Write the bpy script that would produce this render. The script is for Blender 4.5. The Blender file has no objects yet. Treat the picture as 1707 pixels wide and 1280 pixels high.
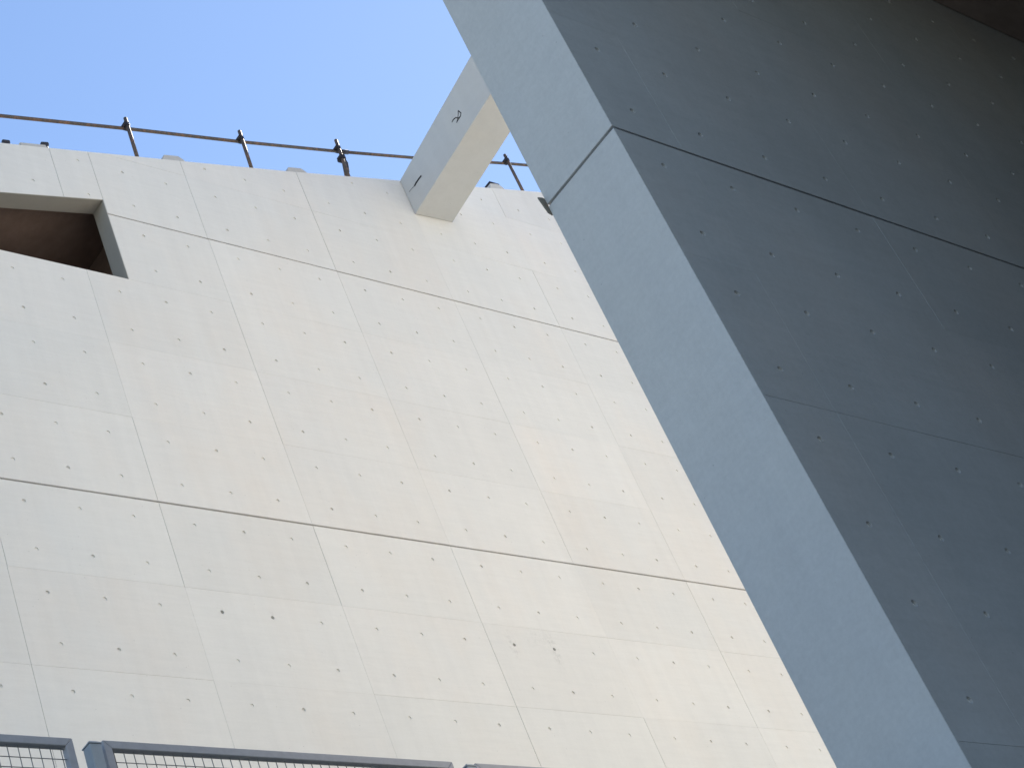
import bpy, bmesh, math, random
from mathutils import Vector, Matrix
random.seed(7)
S = bpy.context.scene
C = S.collection
rad = math.radians
GZ = 13.57                                   # the lower ground is z = 0; "v" heights below are measured down from a row of tie holes

# ------------------------------------------------------------------ camera
cam_data = bpy.data.cameras.new('camera')
cam = bpy.data.objects.new('camera', cam_data); C.objects.link(cam)
R = [[0.7493706, 0.3402875, -0.5680213], [0.1662230, 0.7336966, 0.6588317], [0.6409475, -0.5881273, 0.4932470]]
ax = lambda r: Vector((r[0], r[2], -r[1]))
right, up, back = ax(R[0]), -ax(R[1]), -ax(R[2])
m = Matrix((right, up, back)).transposed().to_4x4()
m.translation = (-9.1551, -12.1728, GZ - 11.9690)
cam.matrix_world = m
cam_data.sensor_width = 36.0
cam_data.lens = 71.56
cam_data.clip_start = 0.05
cam_data.clip_end = 5000
S.camera = cam

# ------------------------------------------------------------------ sky, sun, exposure
SUN_EL, SUN_AZ = 45.5, 63.0                  # azimuth from +Y towards +X: behind the pale wall, to the right
w = bpy.data.worlds.new('World'); S.world = w; w.use_nodes = True
wn, wl = w.node_tree.nodes, w.node_tree.links
sky = wn.new('ShaderNodeTexSky'); sky.sky_type = 'NISHITA'; sky.sun_disc = False
sky.sun_elevation = rad(SUN_EL); sky.sun_rotation = rad(SUN_AZ)
sky.altitude = 0; sky.air_density = 1.0; sky.dust_density = 0.035; sky.ozone_density = 2.2
wn['Background'].inputs['Strength'].default_value = 0.066
wl.new(sky.outputs[0], wn['Background'].inputs['Color'])
sd = bpy.data.lights.new('sun', 'SUN'); sd.energy = 3.6; sd.angle = rad(0.53); sd.color = (1.0, 0.91, 0.79)
so = bpy.data.objects.new('sun', sd); C.objects.link(so)
to_sun = Vector((math.sin(rad(SUN_AZ))*math.cos(rad(SUN_EL)), math.cos(rad(SUN_AZ))*math.cos(rad(SUN_EL)), math.sin(rad(SUN_EL))))
so.rotation_euler = to_sun.to_track_quat('Z', 'Y').to_euler()
so.location = (10, 10, 60)
S.view_settings.view_transform = 'Standard'; S.view_settings.look = 'None'
S.view_settings.gamma = 1.0; S.view_settings.use_curve_mapping = False
S.view_settings.exposure = 1.70

# ------------------------------------------------------------------ materials
def new_mat(name):
    mt = bpy.data.materials.new(name); mt.use_nodes = True
    n, l = mt.node_tree.nodes, mt.node_tree.links
    return mt, n, l, n['Principled BSDF']
def math_node(n, l, op, a, b=None, clamp=False):
    k = n.new('ShaderNodeMath'); k.operation = op; k.use_clamp = clamp
    for i, v in enumerate((a, b)):
        if v is None: continue
        if isinstance(v, (int, float)): k.inputs[i].default_value = v
        else: l.new(v, k.inputs[i])
    return k.outputs[0]
def mixc(n, l, fac, a, b, mode='MIX'):
    k = n.new('ShaderNodeMix'); k.data_type = 'RGBA'; k.blend_type = mode
    for s, v in ((k.inputs[0], fac), (k.inputs[6], a), (k.inputs[7], b)):
        if isinstance(v, (int, float)): s.default_value = v
        elif isinstance(v, tuple): s.default_value = v if len(v) == 4 else v + (1,)
        else: l.new(v, s)
    return k.outputs[2]
def noise(n, l, vec, scale, detail=4, rough=0.55, stretch=None):
    if stretch:
        mp = n.new('ShaderNodeMapping'); mp.inputs['Scale'].default_value = stretch
        l.new(vec, mp.inputs['Vector']); vec = mp.outputs[0]
    k = n.new('ShaderNodeTexNoise'); k.inputs['Scale'].default_value = scale
    k.inputs['Detail'].default_value = detail; k.inputs['Roughness'].default_value = rough
    l.new(vec, k.inputs['Vector'])
    return k.outputs['Fac']
def ramp(n, l, fac, lo, hi):
    k = n.new('ShaderNodeMapRange'); k.inputs[1].default_value = lo; k.inputs[2].default_value = hi
    l.new(fac, k.inputs[0]); return k.outputs[0]

def concrete(name, col, dark, warm, tone=0.05, rough=0.75, bump=0.15, smears=(), pit=0.12, grain=0.06, hue=0.0, figure=0.10):
    """cast concrete: cloudy tone, upright trowel streaks, warm patches, fine grain, pinholes; every panel its own tone"""
    mt, n, l, bs = new_mat(name)
    geo = n.new('ShaderNodeNewGeometry'); P = geo.outputs['Position']
    oi = n.new('ShaderNodeObjectInfo')
    c1 = ramp(n, l, noise(n, l, P, 0.55, 5, 0.6), 0.3, 0.72)
    base = mixc(n, l, c1, col, dark)
    c2 = math_node(n, l, 'MULTIPLY', ramp(n, l, noise(n, l, P, 0.9, 4, 0.6, (0.7, 1, 0.45)), 0.46, 0.72), 0.75, True)
    base = mixc(n, l, c2, base, warm)
    if hue:
        hr = math_node(n, l, 'MULTIPLY', math_node(n, l, 'FRACT', math_node(n, l, 'MULTIPLY', oi.outputs['Random'], 7.31)), hue)
        base = mixc(n, l, hr, base, (dark[0]*0.96, dark[1]*0.985, dark[2]*0.99))
    st = ramp(n, l, noise(n, l, P, 2.6, 5, 0.65, (2.2, 2.2, 0.16)), 0.25, 0.8)
    gr = noise(n, l, P, 34, 3, 0.7)
    wd = noise(n, l, P, 5.5, 6, 0.72, (0.35, 1, 3.0))
    v = math_node(n, l, 'ADD', math_node(n, l, 'MULTIPLY', st, 0.07), math_node(n, l, 'MULTIPLY', gr, grain))
    v = math_node(n, l, 'ADD', v, math_node(n, l, 'MULTIPLY', wd, figure))
    v = math_node(n, l, 'ADD', v, math_node(n, l, 'MULTIPLY', oi.outputs['Random'], tone))
    v = math_node(n, l, 'ADD', v, 1.0 - 0.035 - grain/2 - figure/2 - tone/2)
    gv = n.new('ShaderNodeCombineColor')
    for i in range(3): l.new(v, gv.inputs[i])
    base = mixc(n, l, 1.0, base, gv.outputs[0], 'MULTIPLY')
    vo = n.new('ShaderNodeTexVoronoi'); vo.inputs['Scale'].default_value = 9.0; l.new(P, vo.inputs['Vector'])
    ph = math_node(n, l, 'LESS_THAN', vo.outputs['Distance'], 0.045)
    sel = math_node(n, l, 'GREATER_THAN', noise(n, l, P, 1.7, 2), 0.52)
    ph = math_node(n, l, 'MULTIPLY', math_node(n, l, 'MULTIPLY', ph, sel), pit*3)
    base = mixc(n, l, ph, base, (dark[0]*0.45, dark[1]*0.44, dark[2]*0.42))
    # scuffs left where the open tie holes wept (fixed marks on this wall)
    if smears:
        scuff = ramp(n, l, noise(n, l, P, 22, 3, 0.75), 0.46, 0.74)
    for (px, pz, sx, sz, amt) in smears:
        sp = n.new('ShaderNodeSeparateXYZ'); l.new(P, sp.inputs[0])
        dx = math_node(n, l, 'DIVIDE', math_node(n, l, 'SUBTRACT', sp.outputs[0], px), sx)
        dz = math_node(n, l, 'DIVIDE', math_node(n, l, 'SUBTRACT', sp.outputs[2], pz), sz)
        d2 = math_node(n, l, 'ADD', math_node(n, l, 'MULTIPLY', dx, dx), math_node(n, l, 'MULTIPLY', dz, dz))
        k = math_node(n, l, 'SUBTRACT', 1.0, d2, True)
        k = math_node(n, l, 'MULTIPLY', k, scuff, True)
        base = mixc(n, l, math_node(n, l, 'MULTIPLY', k, amt, True), base, (dark[0]*0.42, dark[1]*0.43, dark[2]*0.42))
    l.new(base, bs.inputs['Base Color'])
    bs.inputs['Roughness'].default_value = rough
    bs.inputs['Specular IOR Level'].default_value = 0.3
    h = math_node(n, l, 'ADD', math_node(n, l, 'MULTIPLY', wd, 1.0), math_node(n, l, 'MULTIPLY', gr, 0.35))
    bp = n.new('ShaderNodeBump'); bp.inputs['Strength'].default_value = bump; bp.inputs['Distance'].default_value = 0.01
    l.new(h, bp.inputs['Height']); l.new(bp.outputs[0], bs.inputs['Normal'])
    return mt

def plain(name, col, rough=0.6, metal=0.0, var=0.25, scale=20.0, spec=0.4):
    mt, n, l, bs = new_mat(name)
    tc = n.new('ShaderNodeNewGeometry')
    f = noise(n, l, tc.outputs['Position'], scale, 5, 0.65)
    d = tuple(c*(1-var) for c in col); b = tuple(min(1, c*(1+var)) for c in col)
    l.new(mixc(n, l, f, d, b), bs.inputs['Base Color'])
    bs.inputs['Roughness'].default_value = rough; bs.inputs['Metallic'].default_value = metal
    bs.inputs['Specular IOR Level'].default_value = spec
    return mt

def rusty(name, col, rust, amount):
    mt, n, l, bs = new_mat(name)
    tc = n.new('ShaderNodeNewGeometry')
    f = ramp(n, l, noise(n, l, tc.outputs['Position'], 14, 6, 0.75), amount, amount + 0.18)
    l.new(mixc(n, l, f, col, rust), bs.inputs['Base Color'])
    bs.inputs['Roughness'].default_value = 0.65; bs.inputs['Metallic'].default_value = 0.15
    return mt

def plywood(name, a, b):
    mt, n, l, bs = new_mat(name)
    tc = n.new('ShaderNodeNewGeometry')
    f = noise(n, l, tc.outputs['Position'], 3.0, 6, 0.7, (0.35, 1.0, 7.0))
    l.new(mixc(n, l, ramp(n, l, f, 0.3, 0.7), a, b), bs.inputs['Base Color'])
    bs.inputs['Roughness'].default_value = 0.7
    return mt

V = lambda v: GZ - v
SM = [(1.235, V(1.55), 0.07, 0.16, 0.22), (1.80, V(1.52), 0.06, 0.12, 0.2), (4.81, V(1.55), 0.08, 0.24, 0.4), (5.40, V(1.57), 0.08, 0.27, 0.45), (5.25, V(1.45), 0.30, 0.16, 0.2)]
M_WALL = concrete('pale_cream_concrete', (0.80, 0.774, 0.732), (0.75, 0.737, 0.71), (0.80, 0.736, 0.668), tone=0.035, bump=0.12, smears=SM, hue=0.3, figure=0.13)
M_FIN = concrete('grey_concrete', (0.47, 0.485, 0.495), (0.39, 0.405, 0.415), (0.47, 0.455, 0.445), tone=0.05, bump=0.16, grain=0.20, figure=0.2)
M_END = concrete('skylit_grey_concrete', (0.62, 0.615, 0.605), (0.565, 0.56, 0.555), (0.62, 0.605, 0.58), tone=0.02, bump=0.12, grain=0.20, figure=0.16)  # paler copy of the fin concrete: skylight on the end face painted in
M_BEAM = concrete('beam_concrete', (0.60, 0.60, 0.59), (0.55, 0.55, 0.54), (0.60, 0.58, 0.54), tone=0.0, bump=0.10)
M_REVEAL = concrete('reveal_grey_concrete', (0.45, 0.425, 0.385), (0.39, 0.37, 0.335), (0.45, 0.41, 0.35), tone=0.0, bump=0.2)
M_CORE = concrete('rough_grey_core', (0.30, 0.29, 0.27), (0.25, 0.24, 0.225), (0.30, 0.275, 0.24), tone=0.0, bump=0.2)
M_PLUG = plain('pale_mortar_plug', (0.66, 0.66, 0.64), 0.85, 0.0, 0.12, 60)
M_CAP = concrete('rough_block_concrete', (0.60, 0.59, 0.57), (0.45, 0.44, 0.43), (0.58, 0.53, 0.48), tone=0.1, bump=0.4)
M_SOFFIT = plywood('brown_board_soffit', (0.40, 0.32, 0.285), (0.24, 0.19, 0.17))
M_DARK = plywood('dark_shading_board', (0.10, 0.075, 0.062), (0.06, 0.045, 0.038))  # for the added shading walls, dark so they bounce little light
M_PLY = plywood('dark_plywood', (0.36, 0.26, 0.215), (0.24, 0.17, 0.14))
M_TUBE = rusty('worn_scaffold_tube', (0.085, 0.074, 0.068), (0.20, 0.11, 0.07), 0.47)
M_COUPLER = rusty('dark_coupler_steel', (0.03, 0.032, 0.045), (0.10, 0.055, 0.035), 0.6)
M_BRACKET = rusty('stained_steel', (0.19, 0.17, 0.14), (0.16, 0.10, 0.06), 0.5)
M_FRAME = plain('purple_grey_paint', (0.38, 0.375, 0.40), 0.5, 0.0, 0.18, 30)
M_POST = plain('blue_grey_paint', (0.35, 0.38, 0.41), 0.45, 0.0, 0.15, 25)
M_WIRE = plain('galvanised_wire', (0.22, 0.22, 0.22), 0.5, 0.3, 0.3, 40)
M_INK = plain('black_paint_mark', (0.02, 0.021, 0.024), 0.8, 0.0, 0.4, 60)
M_GROUND = concrete('dusty_paving', (0.195, 0.215, 0.20), (0.16, 0.175, 0.165), (0.20, 0.205, 0.18), tone=0.0, bump=0.3)
M_TERRACE = concrete('terrace_screed', (0.235, 0.265, 0.245), (0.20, 0.225, 0.205), (0.235, 0.25, 0.22), tone=0.0, bump=0.3)

# ------------------------------------------------------------------ helpers
def link(name, me, mat, parent=None):
    o = bpy.data.objects.new(name, me); C.objects.link(o)
    if mat and not me.materials: me.materials.append(mat)
    if parent: o.parent = parent
    return o
def tag(o, label, cat, group=None):
    o['label'] = label; o['category'] = cat; o['kind'] = 'thing'
    if group: o['group'] = group
    return o
def empty(name, loc, label, cat, group=None):
    o = bpy.data.objects.new(name, None); C.objects.link(o); o.location = loc; o.empty_display_size = 0.2
    return tag(o, label, cat, group)
def bm_mesh(name, bm, smooth=False):
    me = bpy.data.meshes.new(name); bm.to_mesh(me); bm.free()
    if smooth:
        for p in me.polygons: p.use_smooth = True
    return me
def add_prism(bm, pts, y0, y1):
    """convex polygon pts (x, z), extruded from y0 to y1"""
    a = [bm.verts.new((x, y0, z)) for x, z in pts]; b = [bm.verts.new((x, y1, z)) for x, z in pts]
    bm.faces.new(a); bm.faces.new(b[::-1])
    for i in range(len(pts)):
        j = (i+1) % len(pts); bm.faces.new((a[j], a[i], b[i], b[j]))
def add_box(bm, x0, x1, y0, y1, z0, z1):
    add_prism(bm, [(x0, z0), (x1, z0), (x1, z1), (x0, z1)], y0, y1)
def fix(bm):
    bmesh.ops.recalc_face_normals(bm, faces=bm.faces[:]); return bm
def bevel(bm, w, seg=1):
    bmesh.ops.bevel(bm, geom=bm.edges[:], offset=w, segments=seg, affect='EDGES'); return bm
def add_tube(bm, p, q, r, n=12):
    p, q = Vector(p), Vector(q); d = (q-p).normalized()
    a = d.orthogonal().normalized(); b = d.cross(a)
    rings = []
    for c in (p, q):
        rings.append([bm.verts.new(c + (a*math.cos(2*math.pi*i/n) + b*math.sin(2*math.pi*i/n))*r) for i in range(n)])
    for i in range(n):
        j = (i+1) % n; bm.faces.new((rings[0][i], rings[0][j], rings[1][j], rings[1][i]))
    bm.faces.new(rings[0][::-1]); bm.faces.new(rings[1])
def box_obj(name, mat, parent, x0, x1, y0, y1, z0, z1, bev=0.0):
    bm = bmesh.new(); add_box(bm, x0, x1, y0, y1, z0, z1); fix(bm)
    if bev: bevel(bm, bev)
    return link(name, bm_mesh(name, bm), mat, parent)

def clip_poly(pts, a, b, c):
    """keep a*x + b*z <= c"""
    out = []
    for i in range(len(pts)):
        p, q = pts[i], pts[(i+1) % len(pts)]
        dp, dq = a*p[0]+b*p[1]-c, a*q[0]+b*q[1]-c
        if dp <= 0: out.append(p)
        if (dp < 0 < dq) or (dq < 0 < dp):
            t = dp/(dp-dq); out.append((p[0]+(q[0]-p[0])*t, p[1]+(q[1]-p[1])*t))
    return out
def inset_poly(pts, d, dv=None):
    """counter-clockwise convex polygon moved inwards by d (by dv at its upright edges)"""
    out = []; n = len(pts)
    if dv is not None:
        lines = []
        for i in range(n):
            p, q = Vector(pts[i]), Vector(pts[(i+1) % n]); e = (q-p).normalized(); nn = Vector((-e.y, e.x))
            lines.append((p + nn*(dv if abs(e.y) > 0.9 else d), e))
        for i in range(n):
            (p, e), (q, f) = lines[i-1], lines[i]
            den = e.x*f.y - e.y*f.x
            if abs(den) < 1e-4: out.append(tuple(q)); continue
            t = ((q.x-p.x)*f.y - (q.y-p.y)*f.x)/den
            out.append(tuple(p + e*t))
        return out
    for i in range(n):
        p0, p1, p2 = (Vector(pts[(i+k) % n]) for k in (-1, 0, 1))
        e1, e2 = (p1-p0).normalized(), (p2-p1).normalized()
        n1, n2 = Vector((-e1.y, e1.x)), Vector((-e2.y, e2.x))
        s = (n1+n2); k = 2.0/ max(s.dot(s), 0.2)
        out.append(tuple(p1 + s*d*k))
    return out
def area(pts): return 0.5*sum(pts[i][0]*pts[(i+1) % len(pts)][1]-pts[(i+1) % len(pts)][0]*pts[i][1] for i in range(len(pts)))

def panel_mesh(name, poly, holes, r_hole, plug=None, depth=0.07, chamfer=0.003, gap=0.0005, hor=0.35):
    """front face at y = 0 with recessed round tie holes, chamfered rim, skirt running back to y = depth; holes = (x, z, recess depth)"""
    outer = inset_poly(poly, gap*hor, gap); front = inset_poly(poly, (gap + chamfer)*hor, gap + chamfer)
    bm = bmesh.new(); edges = []
    fv = [bm.verts.new((x, 0, z)) for x, z in front]
    for i in range(len(fv)): edges.append(bm.edges.new((fv[i], fv[(i+1) % len(fv)])))
    rings = []
    N = 14
    for (hx, hz, hd) in holes:
        ring = [bm.verts.new((hx+r_hole*math.cos(2*math.pi*i/N), 0, hz+r_hole*math.sin(2*math.pi*i/N))) for i in range(N)]
        for i in range(N): edges.append(bm.edges.new((ring[i], ring[(i+1) % N])))
        rings.append((ring, hx, hz, hd))
    bmesh.ops.triangle_fill(bm, edges=edges, use_beauty=True, use_dissolve=False, normal=(0, -1, 0))
    for ring, hx, hz, hd in rings:
        k = 0.9
        inn = [bm.verts.new((hx+(v.co.x-hx)*k, hd, hz+(v.co.z-hz)*k)) for v in ring]
        for i in range(N):
            j = (i+1) % N; bm.faces.new((ring[i], ring[j], inn[j], inn[i]))
        pf = bm.faces.new(inn)
        if plug: pf.material_index = 1
    ov = [bm.verts.new((x, chamfer, z)) for x, z in outer]; bv = [bm.verts.new((x, depth, z)) for x, z in outer]
    n = len(fv)
    for i in range(n):
        j = (i+1) % n
        bm.faces.new((fv[i], fv[j], ov[j], ov[i])); bm.faces.new((ov[i], ov[j], bv[j], bv[i]))
    bmesh.ops.recalc_face_normals(bm, faces=bm.faces[:])
    # the front must look towards -y
    f = max(bm.faces, key=lambda q: q.calc_area())
    if f.normal.y > 0: bmesh.ops.reverse_faces(bm, faces=bm.faces[:])
    me = bm_mesh(name, bm)
    if plug:
        me.materials.append(plug[0]); me.materials.append(plug[1])
    return me

# ------------------------------------------------------------------ ground and terrace
def sheet(name, mat, x0, x1, y0, y1, z):
    me = bpy.data.meshes.new(name); me.from_pydata([(x0, y0, z), (x1, y0, z), (x1, y1, z), (x0, y1, z)], [], [(0, 1, 2, 3)])
    o = link(name, me, mat); o['kind'] = 'structure'; return o
sheet('ground', M_GROUND, -1500, 1500, -1500, 1500, 0.0)
TZ = 5.4                                        # upper terrace at the foot of the pale wall
bm = bmesh.new(); add_box(bm, -40, 30, -5.4, 0.2, 0.004, TZ); fix(bm); bevel(bm, 0.02)
o = link('terrace', bm_mesh('terrace', bm), M_TERRACE); o['kind'] = 'structure'

# ------------------------------------------------------------------ the pale wall
wall = empty('concrete_wall', (4, 0.1, TZ), 'tall pale cream concrete wall with sloping top, dark shadow grooves and rows of tie holes', 'wall')
def child(name, me, mat, parent, loc=(0, 0, 0)):
    o = link(name, me, mat, parent); o.location = Vector(loc) - parent.location; return o
TOP = [(-14, -1.39), (0.284, -4.622), (1.44, -4.883), (3.889, -5.467), (5.38, -5.828), (6.304, -6.075), (9.08, -6.784), (20, -9.55)]
def top_v(u):
    for (a, va), (b, vb) in zip(TOP, TOP[1:]):
        if a <= u <= b: return va + (vb-va)*(u-a)/(b-a)
OPL, OPR, OPB = -2.2, 1.41, -2.862              # opening: left, right, sill (u, u, v)
open_v = lambda u: -4.096 + 0.238*(OPR-u)
G1, G2 = 0.282, -3.873                          # the two horizontal shadow grooves
JOINTS = [-9.04, -8.01, -6.98, -5.955, -4.921, G2, -2.862, -1.83, -0.798, G1, 1.302, 2.35, 3.39, 4.43, 5.47, 6.51, 7.55, V(TZ)]
ROWOFF = {i: 0.277 for i in range(40)}
A = 0.565
full_cache = {}
open_holes = {(1, 10, 0), (1, 10, 1), (4, 10, 0)}
def wall_panel(poly, holes, key=None, var=0):
    if area(poly) < 0.004: return
    cx = sum(p[0] for p in poly)/len(poly); cz = sum(p[1] for p in poly)/len(poly)
    ch, gp, hr = ((0.0006, 0.0004, 0.8), (0.0010, 0.0013, 0.45), (0.0013, 0.0026, 0.22))[var]
    if key is not None:
        k0 = (key, var, tuple(round(h[2], 3) for h in holes))
        if k0 not in full_cache:
            full_cache[k0] = panel_mesh('panel', [(x-cx, z-cz) for x, z in poly], [(x-cx, z-cz, d) for x, z, d in holes], 0.0205, chamfer=ch, gap=gp, hor=hr)
        me = full_cache[k0]
    else:
        me = panel_mesh('panel', [(x-cx, z-cz) for x, z in poly], [(x-cx, z-cz, d) for x, z, d in holes], 0.0205, chamfer=ch, gap=gp, hor=hr)
    y = random.choice((0.0, 0.0, 0.0003, 0.0006, 0.001))
    o = child('panel', me, M_WALL, wall, (cx + random.uniform(-1, 1)*0.0012, y, cz))
    o.rotation_euler = (random.uniform(-1, 1)*0.0006, 0, random.uniform(-1, 1)*0.0012)
def inside(poly, x, z, mrg=0.03):
    q = inset_poly(poly, mrg)
    for i in range(len(q)):
        a, b = q[i], q[(i+1) % len(q)]
        if (b[0]-a[0])*(z-a[1])-(b[1]-a[1])*(x-a[0]) < 0: return False
    return True
for k in range(-3, 9):
    u0, u1 = 1.8*k-0.9, 1.8*k+0.9
    for ri in range(len(JOINTS)-1):
        va, vb = JOINTS[ri], JOINTS[ri+1]
        ga = 0.011 if vb == G1 or va == G1 else 0.0095
        z1 = V(va) - (ga if va in (G1, G2) else 0); z0 = V(vb) + (ga if vb in (G1, G2) else 0)
        if va < min(top_v(u0), top_v(u1)) - 1.2: continue
        lift = 0 if vb <= G2 else (1 if vb <= G1 else 2)
        var = (0, 2, 1, 0, 1, 2, 1, 2, 0, 1)[(k*3 + lift*5 + (ri % 3 == 0)) % 10]
        if k == 1 and vb <= G2: var = 2
        vm = (va+vb)/2
        hl = []
        for ci, du in enumerate((-A, 0, A)):
            for si, dv in enumerate((-0.277, 0.277)):
                d = 0.010 + 0.006*(((k*7+ri*3+ci*5+si) % 3) == 0)
                if ri == 10 and si == 0 and (k, ci) in ((1, 0), (1, 1), (3, 0), (3, 1)): d = 0.06
                hl.append((1.8*k+du, V(vm+dv), d))
        rect = [(u0, z0), (u1, z0), (u1, z1), (u0, z1)]
        # sloping top edge
        ta, tb = V(top_v(u0)), V(top_v(u1)); sl = (tb-ta)/(u1-u0)
        cut = clip_poly(rect, -sl, 1.0, ta-sl*u0)
        if len(cut) < 3: continue
        whole = len(cut) == 4 and abs(area(cut)-area(rect)) < 1e-6
        pieces = [cut]
        if vb <= OPB + 0.01 and k in (-1, 0, 1):
            whole = False; pieces = []
            e0, e1 = max(u0, OPL), min(u1, OPR)
            right_side = clip_poly(cut, -1, 0, -e1); left_side = clip_poly(cut, 1, 0, e0)
            mid = clip_poly(clip_poly(cut, 1, 0, e1), -1, 0, -e0)
            if vb == G2: mid = [(e0, V(OPB)), (e1, V(OPB)), (e1, z1), (e0, z1)]; mid = clip_poly(mid, -sl, 1.0, ta-sl*u0)
            if va == G2: mid = []
            if len(right_side) > 2 and e1 < u1: pieces.append(right_side)
            if len(left_side) > 2 and e0 > u0: pieces.append(left_side)
            # keep what lies above the head of the opening
            sl2 = (V(open_v(1))-V(open_v(0)))
            mid = clip_poly(mid, sl2, -1.0, -V(open_v(0))) if len(mid) > 2 else []
            if len(mid) > 2: pieces.append(mid)
        for pc in pieces:
            h = [q for q in hl if inside(pc, q[0], q[1])] if not whole else hl
            if whole:
                dd = [(x, z, d) for x, z, d in h]
                wall_panel(pc, dd, (round(z1-z0, 4),), var)
            else:
                wall_panel(pc, h, None, var)
# solid core behind the facing panels
bm = bmesh.new()
Y0, Y1 = 0.064, 0.22
def strip(u0, u1, zlo, zhi):                    # between two (possibly sloping) height functions
    add_prism(bm, [(u0, zlo(u0)), (u1, zlo(u1)), (u1, zhi(u1)), (u0, zhi(u0))], Y0, Y1)
ztop = lambda u: V(top_v(u)) - 0.003
zb = lambda u: TZ + 0.002
cuts = [-6.3, OPL]; 
strip(-6.3, OPL, zb, ztop)
strip(OPL, OPR, zb, lambda u: V(OPB) - 0.002)
strip(OPL, 0.284, lambda u: V(open_v(u)) + 0.002, ztop); strip(0.284, OPR, lambda u: V(open_v(u)) + 0.002, ztop)
prev = OPR
for u in (3.889, 5.38, 6.304, 9.08, 15.3):
    strip(prev, u, zb, ztop); prev = u
child('core', bm_mesh('core', fix(bm)), M_CORE, wall)
# reveals of the opening, in a darker grey than the wall: jamb, head, sill
bm = bmesh.new(); add_box(bm, OPR-0.006, OPR-0.001, 0.003, Y1, V(OPB)+0.001, V(open_v(OPR))-0.001)
child('jamb', bm_mesh('jamb', fix(bm)), M_REVEAL, wall)
bm = bmesh.new(); add_prism(bm, [(OPL, V(open_v(OPL))-0.006), (OPR-0.0065, V(open_v(OPR))-0.0075), (OPR-0.0065, V(open_v(OPR))-0.0025), (OPL, V(open_v(OPL))-0.001)], 0.003, Y1)
child('head', bm_mesh('head', fix(bm)), M_REVEAL, wall)
# dark lined room behind the opening
bm = bmesh.new()
x0, x1, y0, y1, z0, z1 = OPL-0.6, OPR+0.5, Y1+0.002, 2.6, V(OPB)-0.4, V(-4.096)+0.22
vs = [bm.verts.new(p) for p in ((x0,y0,z0),(x1,y0,z0),(x1,y1,z0),(x0,y1,z0),(x0,y0,z1-0.85),(x1,y0,z1),(x1,y1,z1),(x0,y1,z1-0.85))]
for q in ((0,1,2,3),(4,7,6,5),(0,3,7,4),(1,5,6,2),(3,2,6,7)): bm.faces.new([vs[i] for i in q])
child('room_lining', bm_mesh('room_lining', bm), M_PLY, wall)

# ------------------------------------------------------------------ the grey fin
FX, FY0, FY1 = -1.50, -7.7228, -7.0795
fin = empty('concrete_fin', (4, -7.4, 0), 'huge grey concrete fin wall, bluish end face and dark broad face, cut by one groove', 'wall')
FG = 4.232                                       # groove height, right round the fin
FR = 14.5
FTOP = 21.8
bm = bmesh.new(); add_box(bm, FX+0.022, FR, FY0+0.056, FY1, 0.0, FTOP)
child('core', bm_mesh('core', fix(bm)), M_FIN, fin)
box_back = bmesh.new(); add_box(box_back, FX+0.03, FR, FY1-0.004, FY1+0.006, 0.0, FTOP)
child('bounce_facing', bm_mesh('bounce_facing', fix(box_back)), M_WALL, fin)  # unseen cream facing, added to bounce warm sunlight onto the pale wall
# end face: a lower and an upper slab
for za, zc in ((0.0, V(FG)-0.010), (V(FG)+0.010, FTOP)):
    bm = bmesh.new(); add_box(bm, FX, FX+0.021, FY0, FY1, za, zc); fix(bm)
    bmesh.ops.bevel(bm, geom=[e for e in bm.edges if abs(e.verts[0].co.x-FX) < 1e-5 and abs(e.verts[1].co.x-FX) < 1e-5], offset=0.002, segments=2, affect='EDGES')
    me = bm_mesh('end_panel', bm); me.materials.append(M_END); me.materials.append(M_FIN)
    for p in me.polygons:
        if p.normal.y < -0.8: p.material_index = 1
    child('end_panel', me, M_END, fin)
FJ = [V(FTOP), -7.37, -6.32, -5.27, -4.21, -3.15, -2.1, -1.05, 0.0, 1.06, 2.11, 3.165, FG, 5.257, 6.308, 7.37, 8.43, 9.48, 10.53, 11.58, 12.63, V(0.0)]
FU = [FX+0.022, -0.9165, 0.8265, 2.5695, 4.3125, 6.0555, 7.7985, 9.5415, 11.2845, 13.0275, FR]
FH = [-1.207 + 0.581*i for i in range(27)]
cache = {}
for ri in range(len(FJ)-1):
    z1 = V(FJ[ri]) - (0.010 if FJ[ri] == FG else 0); z0 = V(FJ[ri+1]) + (0.010 if FJ[ri+1] == FG else 0)
    vm = (FJ[ri]+FJ[ri+1])/2
    for ui in range(len(FU)-1):
        a, b = FU[ui], FU[ui+1]
        hl = [(u, V(vm+dv), 0.015) for u in FH if a+0.05 < u < b-0.05 for dv in (-0.283, 0.283) if z0+0.05 < V(vm+dv) < z1-0.05]
        cx, cz = (a+b)/2, (z0+z1)/2
        key = (round(b-a, 3), round(z1-z0, 3), len(hl), round(hl[0][0]-cx, 3) if hl else 0)
        if key not in cache:
            cache[key] = panel_mesh('panel', [(a-cx, z0-cz), (b-cx, z0-cz), (b-cx, z1-cz), (a-cx, z1-cz)], [(x-cx, z-cz, d) for x, z, d in hl], 0.021, plug=(M_FIN, M_PLUG), depth=0.062, chamfer=0.0007, gap=0.0001, hor=1.0)
        dz = -0.0022 if FJ[ri] == 6.308 and ui in (0, 1) else (-0.0012 if FJ[ri] == 8.43 else 0.0)
        o = child('panel', cache[key], M_FIN, fin, (cx, FY0 + random.choice((0, 0, 0.0003, 0.0006)), cz + dz))
        o.rotation_euler = (random.uniform(-1, 1)*0.0006, 0, random.uniform(-1, 1)*0.0006)

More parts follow.
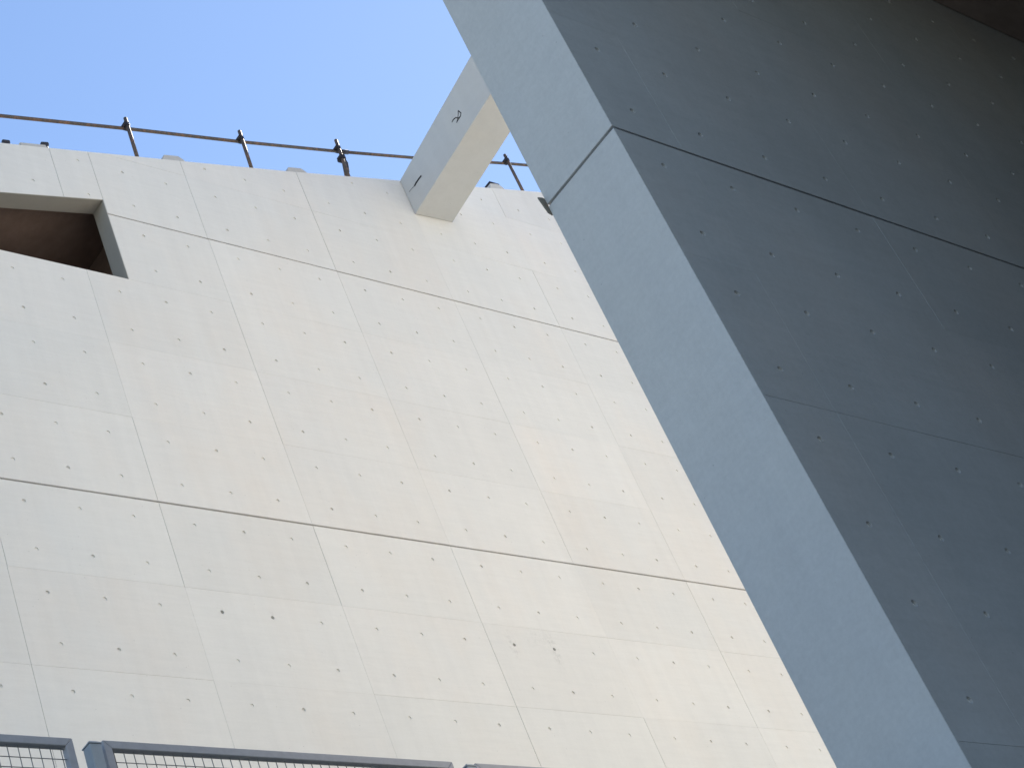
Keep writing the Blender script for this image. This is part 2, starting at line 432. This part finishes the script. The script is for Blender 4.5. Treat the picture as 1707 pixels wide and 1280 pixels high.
# board-lined slab that roofs the space in front of the fin
can = empty('overhanging_slab', (8, -12, V(0.39)), 'dark brown board-lined underside of slab overhanging the broad dark face of the grey fin', 'slab')
bm = bmesh.new(); add_box(bm, -1.4, FR, -14.4, FY0-0.004, V(0.39)+0.03, V(0.39)+0.8)
child('slab', bm_mesh('slab', fix(bm)), M_FIN, can)
for i in range(11):
    ya = FY0 - 0.006 - 0.6*i
    bm = bmesh.new(); add_box(bm, -1.4, FR, ya-0.594, ya, V(0.39) + random.uniform(-0.002, 0.002), V(0.39)+0.029); fix(bm); bevel(bm, 0.003)
    child('board', bm_mesh('board', bm), M_SOFFIT, can)
side = empty('shade_side_wall', (6.4, -15, 0), 'unseen dark brown side wall added below the overhanging slab to shade the fin', 'wall')  # out of view, added to darken the right of the fin's broad face
bm = bmesh.new(); add_box(bm, 6.2, 6.6, -14.4, FY0-0.01, 0.0, V(0.39)-0.01)
child('core', bm_mesh('core', fix(bm)), M_DARK, side)

rear = empty('shade_rear_wall', (2.4, -14.2, 0), 'unseen dark brown rear wall added below the overhanging slab to shade the fin', 'wall')  # out of view, added to cut the light reaching the fin's broad face
bm = bmesh.new(); add_box(bm, -1.4, 6.19, -14.4, -14.0, 0.0, V(0.39)-0.01)
child('core', bm_mesh('core', fix(bm)), M_DARK, rear)

# ------------------------------------------------------------------ beam between wall and fin
beam = empty('concrete_beam', (6.64, -3.5, GZ+6), 'light grey concrete beam bridging from wall top to the back of the grey fin', 'beam')
BL, BR = 6.312, 6.960
def bz(y, top, rgt):                              # v along the beam: it climbs towards the fin
    if top: return -6.072 + 0.200*y*1.0
    return (-5.434 if not rgt else -5.486) + 0.1408*y
bm = bmesh.new(); ring = []
for y in (-0.004, FY1 + 0.008):
    ring.append([bm.verts.new((x, y, V(bz(y, t, r)))) for x, t, r in ((BL, 0, 0), (BR, 0, 1), (BR, 1, 1), (BL, 1, 0))])
a, b = ring
bm.faces.new(a); bm.faces.new(b[::-1])
for i in range(4): bm.faces.new((a[i], b[i], b[(i+1) % 4], a[(i+1) % 4]))
fix(bm); bevel(bm, 0.004)
child('body', bm_mesh('body', bm), M_BEAM, beam)
def ribbon(name, pts, wd, parent):                # painted stroke, 1 mm thick, on the left face of the beam; pts = (y, height)
    bm = bmesh.new()
    for (p, q) in zip(pts, pts[1:]):
        d = Vector((q[0]-p[0], q[1]-p[1])); L = d.length
        if L < 1e-6: continue
        d /= L; nrm = Vector((-d.y, d.x))*wd/2
        pa, qa = Vector(p)-d*wd*0.3, Vector(q)+d*wd*0.3
        c = [pa+nrm, qa+nrm, qa-nrm, pa-nrm]
        f = [bm.verts.new((BL-0.0022, v.x, GZ+v.y)) for v in c]; g = [bm.verts.new((BL-0.0005, v.x, GZ+v.y)) for v in c]
        bm.faces.new(f); bm.faces.new(g[::-1])
        for i in range(4): bm.faces.new((f[i], g[i], g[(i+1) % 4], f[(i+1) % 4]))
    child(name, bm_mesh(name, fix(bm)), M_INK, parent)
for s, wd in (([(-1.328, 5.993), (-1.351, 5.926), (-1.324, 5.893), (-1.277, 5.904), (-1.249, 5.949), (-1.213, 5.964), (-1.164, 5.955)], 0.013),
              ([(-1.225, 5.878), (-1.265, 5.906), (-1.306, 5.955), (-1.322, 5.990)], 0.011), ([(-1.315, 5.893), (-1.239, 5.882)], 0.011),
              ([(-1.235, 5.950), (-1.186, 5.968)], 0.011),
              ([(-0.350, 5.794), (-0.300, 5.795), (-0.234, 5.790), (-0.192, 5.779)], 0.026), ([(-0.188, 5.779), (-0.125, 5.787), (-0.068, 5.789)], 0.006)):
    ribbon('painted_mark', s, wd, beam)

# stained steel lug on the back edge of the fin, at the groove
bm = bmesh.new(); add_prism(bm, [(-1.550, V(4.172)), (-1.524, V(4.292)), (-1.49, V(4.31)), (-1.49, V(4.17)), (-1.512, V(4.163))], FY1+0.001, FY1+0.012); fix(bm); bevel(bm, 0.004)
lug = link('steel_lug', bm_mesh('steel_lug', bm), M_BRACKET)
tag(lug, 'small stained steel lug poking out behind the grey fin at its groove', 'bracket')

# ------------------------------------------------------------------ scaffold rail along the wall top
rail = empty('guard_rail', (4.5, 0.1, V(top_v(4.5))), 'rusty dark scaffold tube guard rail clamped to short posts along sloping wall top', 'railing')
RY = 0.135
def tube_obj(name, p, q, r, mat, parent, n=12):
    bm = bmesh.new(); add_tube(bm, p, q, r, n); fix(bm)
    me = bm_mesh(name, bm)
    for f in me.polygons: f.use_smooth = len(f.vertices) == 4
    return child(name, me, mat, parent)
RP = [(-5.2, -3.92), (0.50, -5.29), (2.215, -5.715), (3.935, -6.112), (5.60, -6.53)]
RP2 = [(5.52, -6.515), (6.915, -6.89), (8.90, -7.468), (10.4, -7.87), (14.8, -9.05)]
for pts, yy in ((RP, RY), (RP2, RY+0.006)):
    bm = bmesh.new(); N = 12; rings = []
    for i, (u, v) in enumerate(pts):
        rings.append([bm.verts.new((u, yy + 0.0215*math.cos(2*math.pi*j/N), V(v) + 0.0215*math.sin(2*math.pi*j/N))) for j in range(N)])
    for ra, rb in zip(rings, rings[1:]):
        for j in range(N): bm.faces.new((ra[j], ra[(j+1) % N], rb[(j+1) % N], rb[j]))
    bm.faces.new(rings[0]); bm.faces.new(rings[-1][::-1]); fix(bm)
    me = bm_mesh('rail_tube', bm)
    for f in me.polygons: f.use_smooth = len(f.vertices) == 4
    child('rail_tube', me, M_TUBE, rail)
def coupler(p, parent, s=1.0):
    bm = bmesh.new()
    add_tube(bm, (p[0], p[1], p[2]-0.024*s), (p[0], p[1], p[2]+0.024*s), 0.031*s, 10)
    add_tube(bm, (p[0]-0.028*s, p[1]+0.05, p[2]), (p[0]+0.028*s, p[1]+0.05, p[2]), 0.031*s, 10)
    add_box(bm, p[0]-0.055*s, p[0]-0.03*s, p[1]-0.02, p[1]+0.05, p[2]-0.012, p[2]+0.012)
    add_tube(bm, (p[0]-0.045*s, p[1]-0.06, p[2]+0.012), (p[0]-0.045*s, p[1]+0.02, p[2]+0.012), 0.009, 8)
    return child('coupler', bm_mesh('coupler', fix(bm)), M_COUPLER, parent)
PY = 0.08
for (ub, ut, vt) in ((-3.0, -3.0, -4.6), (-1.25, -1.24, -4.98), (0.42, 0.43, -5.36), (2.16, 2.185, -5.785), (3.865, 3.91, -6.20), (5.485, 5.545, -6.63), (7.2, 7.22, -7.06), (8.865, 8.865, -7.53), (10.55, 10.55, -8.05), (12.3, 12.3, -8.5)):
    if abs(ub-0.42) < 0.01: continue            # this post is missing in the photograph
    vb = top_v(ub)
    post = tube_obj('post', (ub, PY, V(vb)-0.002), (ut, PY, V(vt)+0.045), 0.0225, M_TUBE, rail)
    bm = bmesh.new(); add_box(bm, ub-0.05, ub+0.05, PY-0.05, PY+0.05, V(vb)-0.012, V(vb)+0.012)
    bp = bm_mesh('foot_plate', fix(bm)); o = link('foot_plate', bp, M_COUPLER, post); 
    o.location = (0, 0, 0)
    tt = (ut-ub)*0.8+ub
    uu = next(i for i in range(1, len(RP+RP2)) if (RP+RP2)[i][0] >= ut and (RP+RP2)[i-1][0] <= ut and (RP+RP2)[i-1][0] < (RP+RP2)[i][0])
    (ra, va_), (rb, vb_) = (RP+RP2)[uu-1], (RP+RP2)[uu]
    rv = va_ + (vb_-va_)*(ut-ra)/(rb-ra)
    coupler((tt, PY, V(rv)), rail)
# sleeve joint in the rail and a stray coupler low on one post
tube_obj('sleeve', (5.60, RY, V(-6.532)), (5.74, RY+0.004, V(-6.572)), 0.031, M_COUPLER, rail)
coupler((5.525, PY-0.01, V(-6.32)), rail, 1.15)
bm = bmesh.new(); add_prism(bm, [(5.56, V(-6.33)), (5.60, V(-6.37)), (5.62, V(-6.28)), (5.575, V(-6.10)), (5.545, V(-6.12))], PY+0.02, PY+0.06); fix(bm); bevel(bm, 0.004)
child('wedge', bm_mesh('wedge', bm), M_COUPLER, rail)
tube_obj('brace', (5.56, PY+0.035, V(-6.36)), (5.455, PY+0.035, V(top_v(5.455))-0.002), 0.018, M_TUBE, rail)

# ------------------------------------------------------------------ loose things on the wall top
def block(u, wd, h, y0, y1, label):
    vb = top_v(u); sl = (V(top_v(u+0.2))-V(top_v(u-0.2)))/0.4
    ang = math.atan(sl)
    bm = bmesh.new(); add_prism(bm, [(-wd/2, 0), (wd/2, 0), (wd/2-0.01, h*0.35), (wd/2-0.065, h), (-wd/2+0.055, h), (-wd/2+0.005, h*0.3)], y0, y1); fix(bm); bevel(bm, 0.006)
    o = link('concrete_block', bm_mesh('concrete_block', bm), M_CAP); o.location = (u, 0, V(vb)-0.002); o.rotation_euler = (0, -ang, 0)
    tag(o, label, 'block', 'blocks lying on the wall top')
block(2.63, 0.33, 0.092, 0.004, 0.17, 'grey chamfered block on wall top between first two rail posts beside the dark opening')
block(4.54, 0.33, 0.088, 0.004, 0.17, 'grey chamfered block on wall top just short of the post with two couplers')
block(8.24, 0.29, 0.105, 0.004, 0.17, 'pale block with dark top strip on wall top between beam and fin')
bm = bmesh.new(); add_box(bm, 8.13, 8.31, 0.004, 0.12, V(top_v(8.22))+0.106, V(top_v(8.22))+0.126); fix(bm)
bp = link('strap', bm_mesh('strap', bm), M_COUPLER); bp.parent = [o for o in C.objects if o.name.startswith('concrete_block')][-1]; bp.matrix_parent_inverse = (Matrix.Translation(bp.parent.location) @ bp.parent.rotation_euler.to_matrix().to_4x4()).inverted()
bm = bmesh.new(); add_box(bm, -0.17, 0.17, 0.004, 0.16, 0.0, 0.05); fix(bm); bevel(bm, 0.005)
pl = link('plank_offcut', bm_mesh('plank_offcut', bm), M_CAP); pl.location = (0.72, 0, V(top_v(0.72))-0.001); pl.rotation_euler = (0, -math.atan(0.235), 0)
tag(pl, 'flat grey offcut lying on wall top above the dark opening', 'offcut')
def knob(u, v_up, label):
    z = V(top_v(u))
    bm = bmesh.new(); add_tube(bm, (0, 0, -0.002), (0, 0, v_up*0.7), 0.026, 10); add_tube(bm, (-0.04, 0, v_up*0.7), (0.03, 0.0, v_up*0.85), 0.03, 10)
    o = link('loose_coupler', bm_mesh('loose_coupler', fix(bm)), M_COUPLER); o.location = (u, 0.045, z)
    tag(o, label, 'coupler', 'loose couplers on the wall top')
knob(0.90, 0.13, 'small dark coupler at the end of the flat grey offcut on wall top')
knob(0.40, 0.085, 'tiny dark coupler on wall top clear of the grey offcut')

# ------------------------------------------------------------------ mesh fence at the terrace edge
FNY = -5.0
fence = empty('mesh_fence', (-2.8, FNY, TZ), 'blue grey steel fence of framed wire mesh panels along terrace below pale wall', 'fence')
ZT = V(6.738)                                    # top of the frames
FB = TZ + 0.10
def fence_post():
    bm = bmesh.new(); add_box(bm, -0.033, 0.033, -0.033, 0.033, 0.0, ZT-0.046-TZ); fix(bm); bevel(bm, 0.004)
    me = bm_mesh('post', bm)
    bm = bmesh.new(); h = ZT-0.0455-TZ
    lo = [bm.verts.new((x, y, h)) for x, y in ((-0.036, -0.036), (0.036, -0.036), (0.036, 0.036), (-0.036, 0.036))]
    mi = [bm.verts.new((v.co.x, v.co.y, h+0.006)) for v in lo]
    hi = [bm.verts.new((v.co.x*0.45, v.co.y*0.45, h+0.024)) for v in lo]
    bm.faces.new(lo[::-1]); bm.faces.new(hi)
    for r0, r1 in ((lo, mi), (mi, hi)):
        for i in range(4): bm.faces.new((r0[i], r0[(i+1) % 4], r1[(i+1) % 4], r1[i]))
    return me, bm_mesh('post_cap', fix(bm))
pm, cm = fence_post()
PX = [-4.085 + 2.38*i for i in range(-3, 5)]
for x in PX:
    p = child('post', pm, M_POST, fence, (x, FNY-0.02, TZ))
    link('post_cap', cm, M_POST, p)
def fence_panel_meshes():
    L = 2.215; H = ZT-FB; t = 0.045
    bars = {}
    def tube(x0, x1, z0, z1, mit):
        bm = bmesh.new(); add_prism(bm, mit, -0.02, 0.02); fix(bm); bevel(bm, 0.003); return bm_mesh('bar', bm)
    bars['top_rail'] = tube(0, L, H-t, H, [(t, H-t), (L-t, H-t), (L-0.0005, H), (0.0005, H)])
    bars['bottom_rail'] = tube(0, L, 0, t, [(0.0005, 0), (L-0.0005, 0), (L-t, t), (t, t)])
    bars['stile'] = tube(0, t, 0, H, [(0, 0.0005), (t-0.0005, t), (t-0.0005, H-t), (0, H-0.0005)])
    bars['stile_r'] = tube(0, t, 0, H, [(L-t+0.0005, t), (L, 0.0005), (L, H-0.0005), (L-t+0.0005, H-t)])
    bm = bmesh.new(); s = 0.0565
    n = int((L-2*t)/s)
    for i in range(n+1):
        x = t + ((L-2*t)-n*s)/2 + i*s
        add_tube(bm, (x, 0.004, t-0.01), (x, 0.004, H-t+0.01), 0.0025, 5)
    k = int((H-2*t)/s)
    for i in range(k+1):
        z = H-t-0.012-i*s
        if z < t: break
        add_tube(bm, (t-0.02, -0.001, z), (L-t+0.02, -0.001, z), 0.0025, 5)
    return bars, bm_mesh('wire_mesh', fix(bm)), L
bars, wm, L = fence_panel_meshes()
for x in PX[:-1]:
    hub = child('panel_frame', bars['top_rail'], M_FRAME, fence, (x+0.068, FNY, FB))
    for nm, key in (('bottom_rail', 'bottom_rail'), ('stile', 'stile'), ('stile', 'stile_r')):
        link(nm, bars[key], M_FRAME, hub)
    o = link('wire_mesh', wm, M_WIRE, hub); o['kind'] = 'stuff'
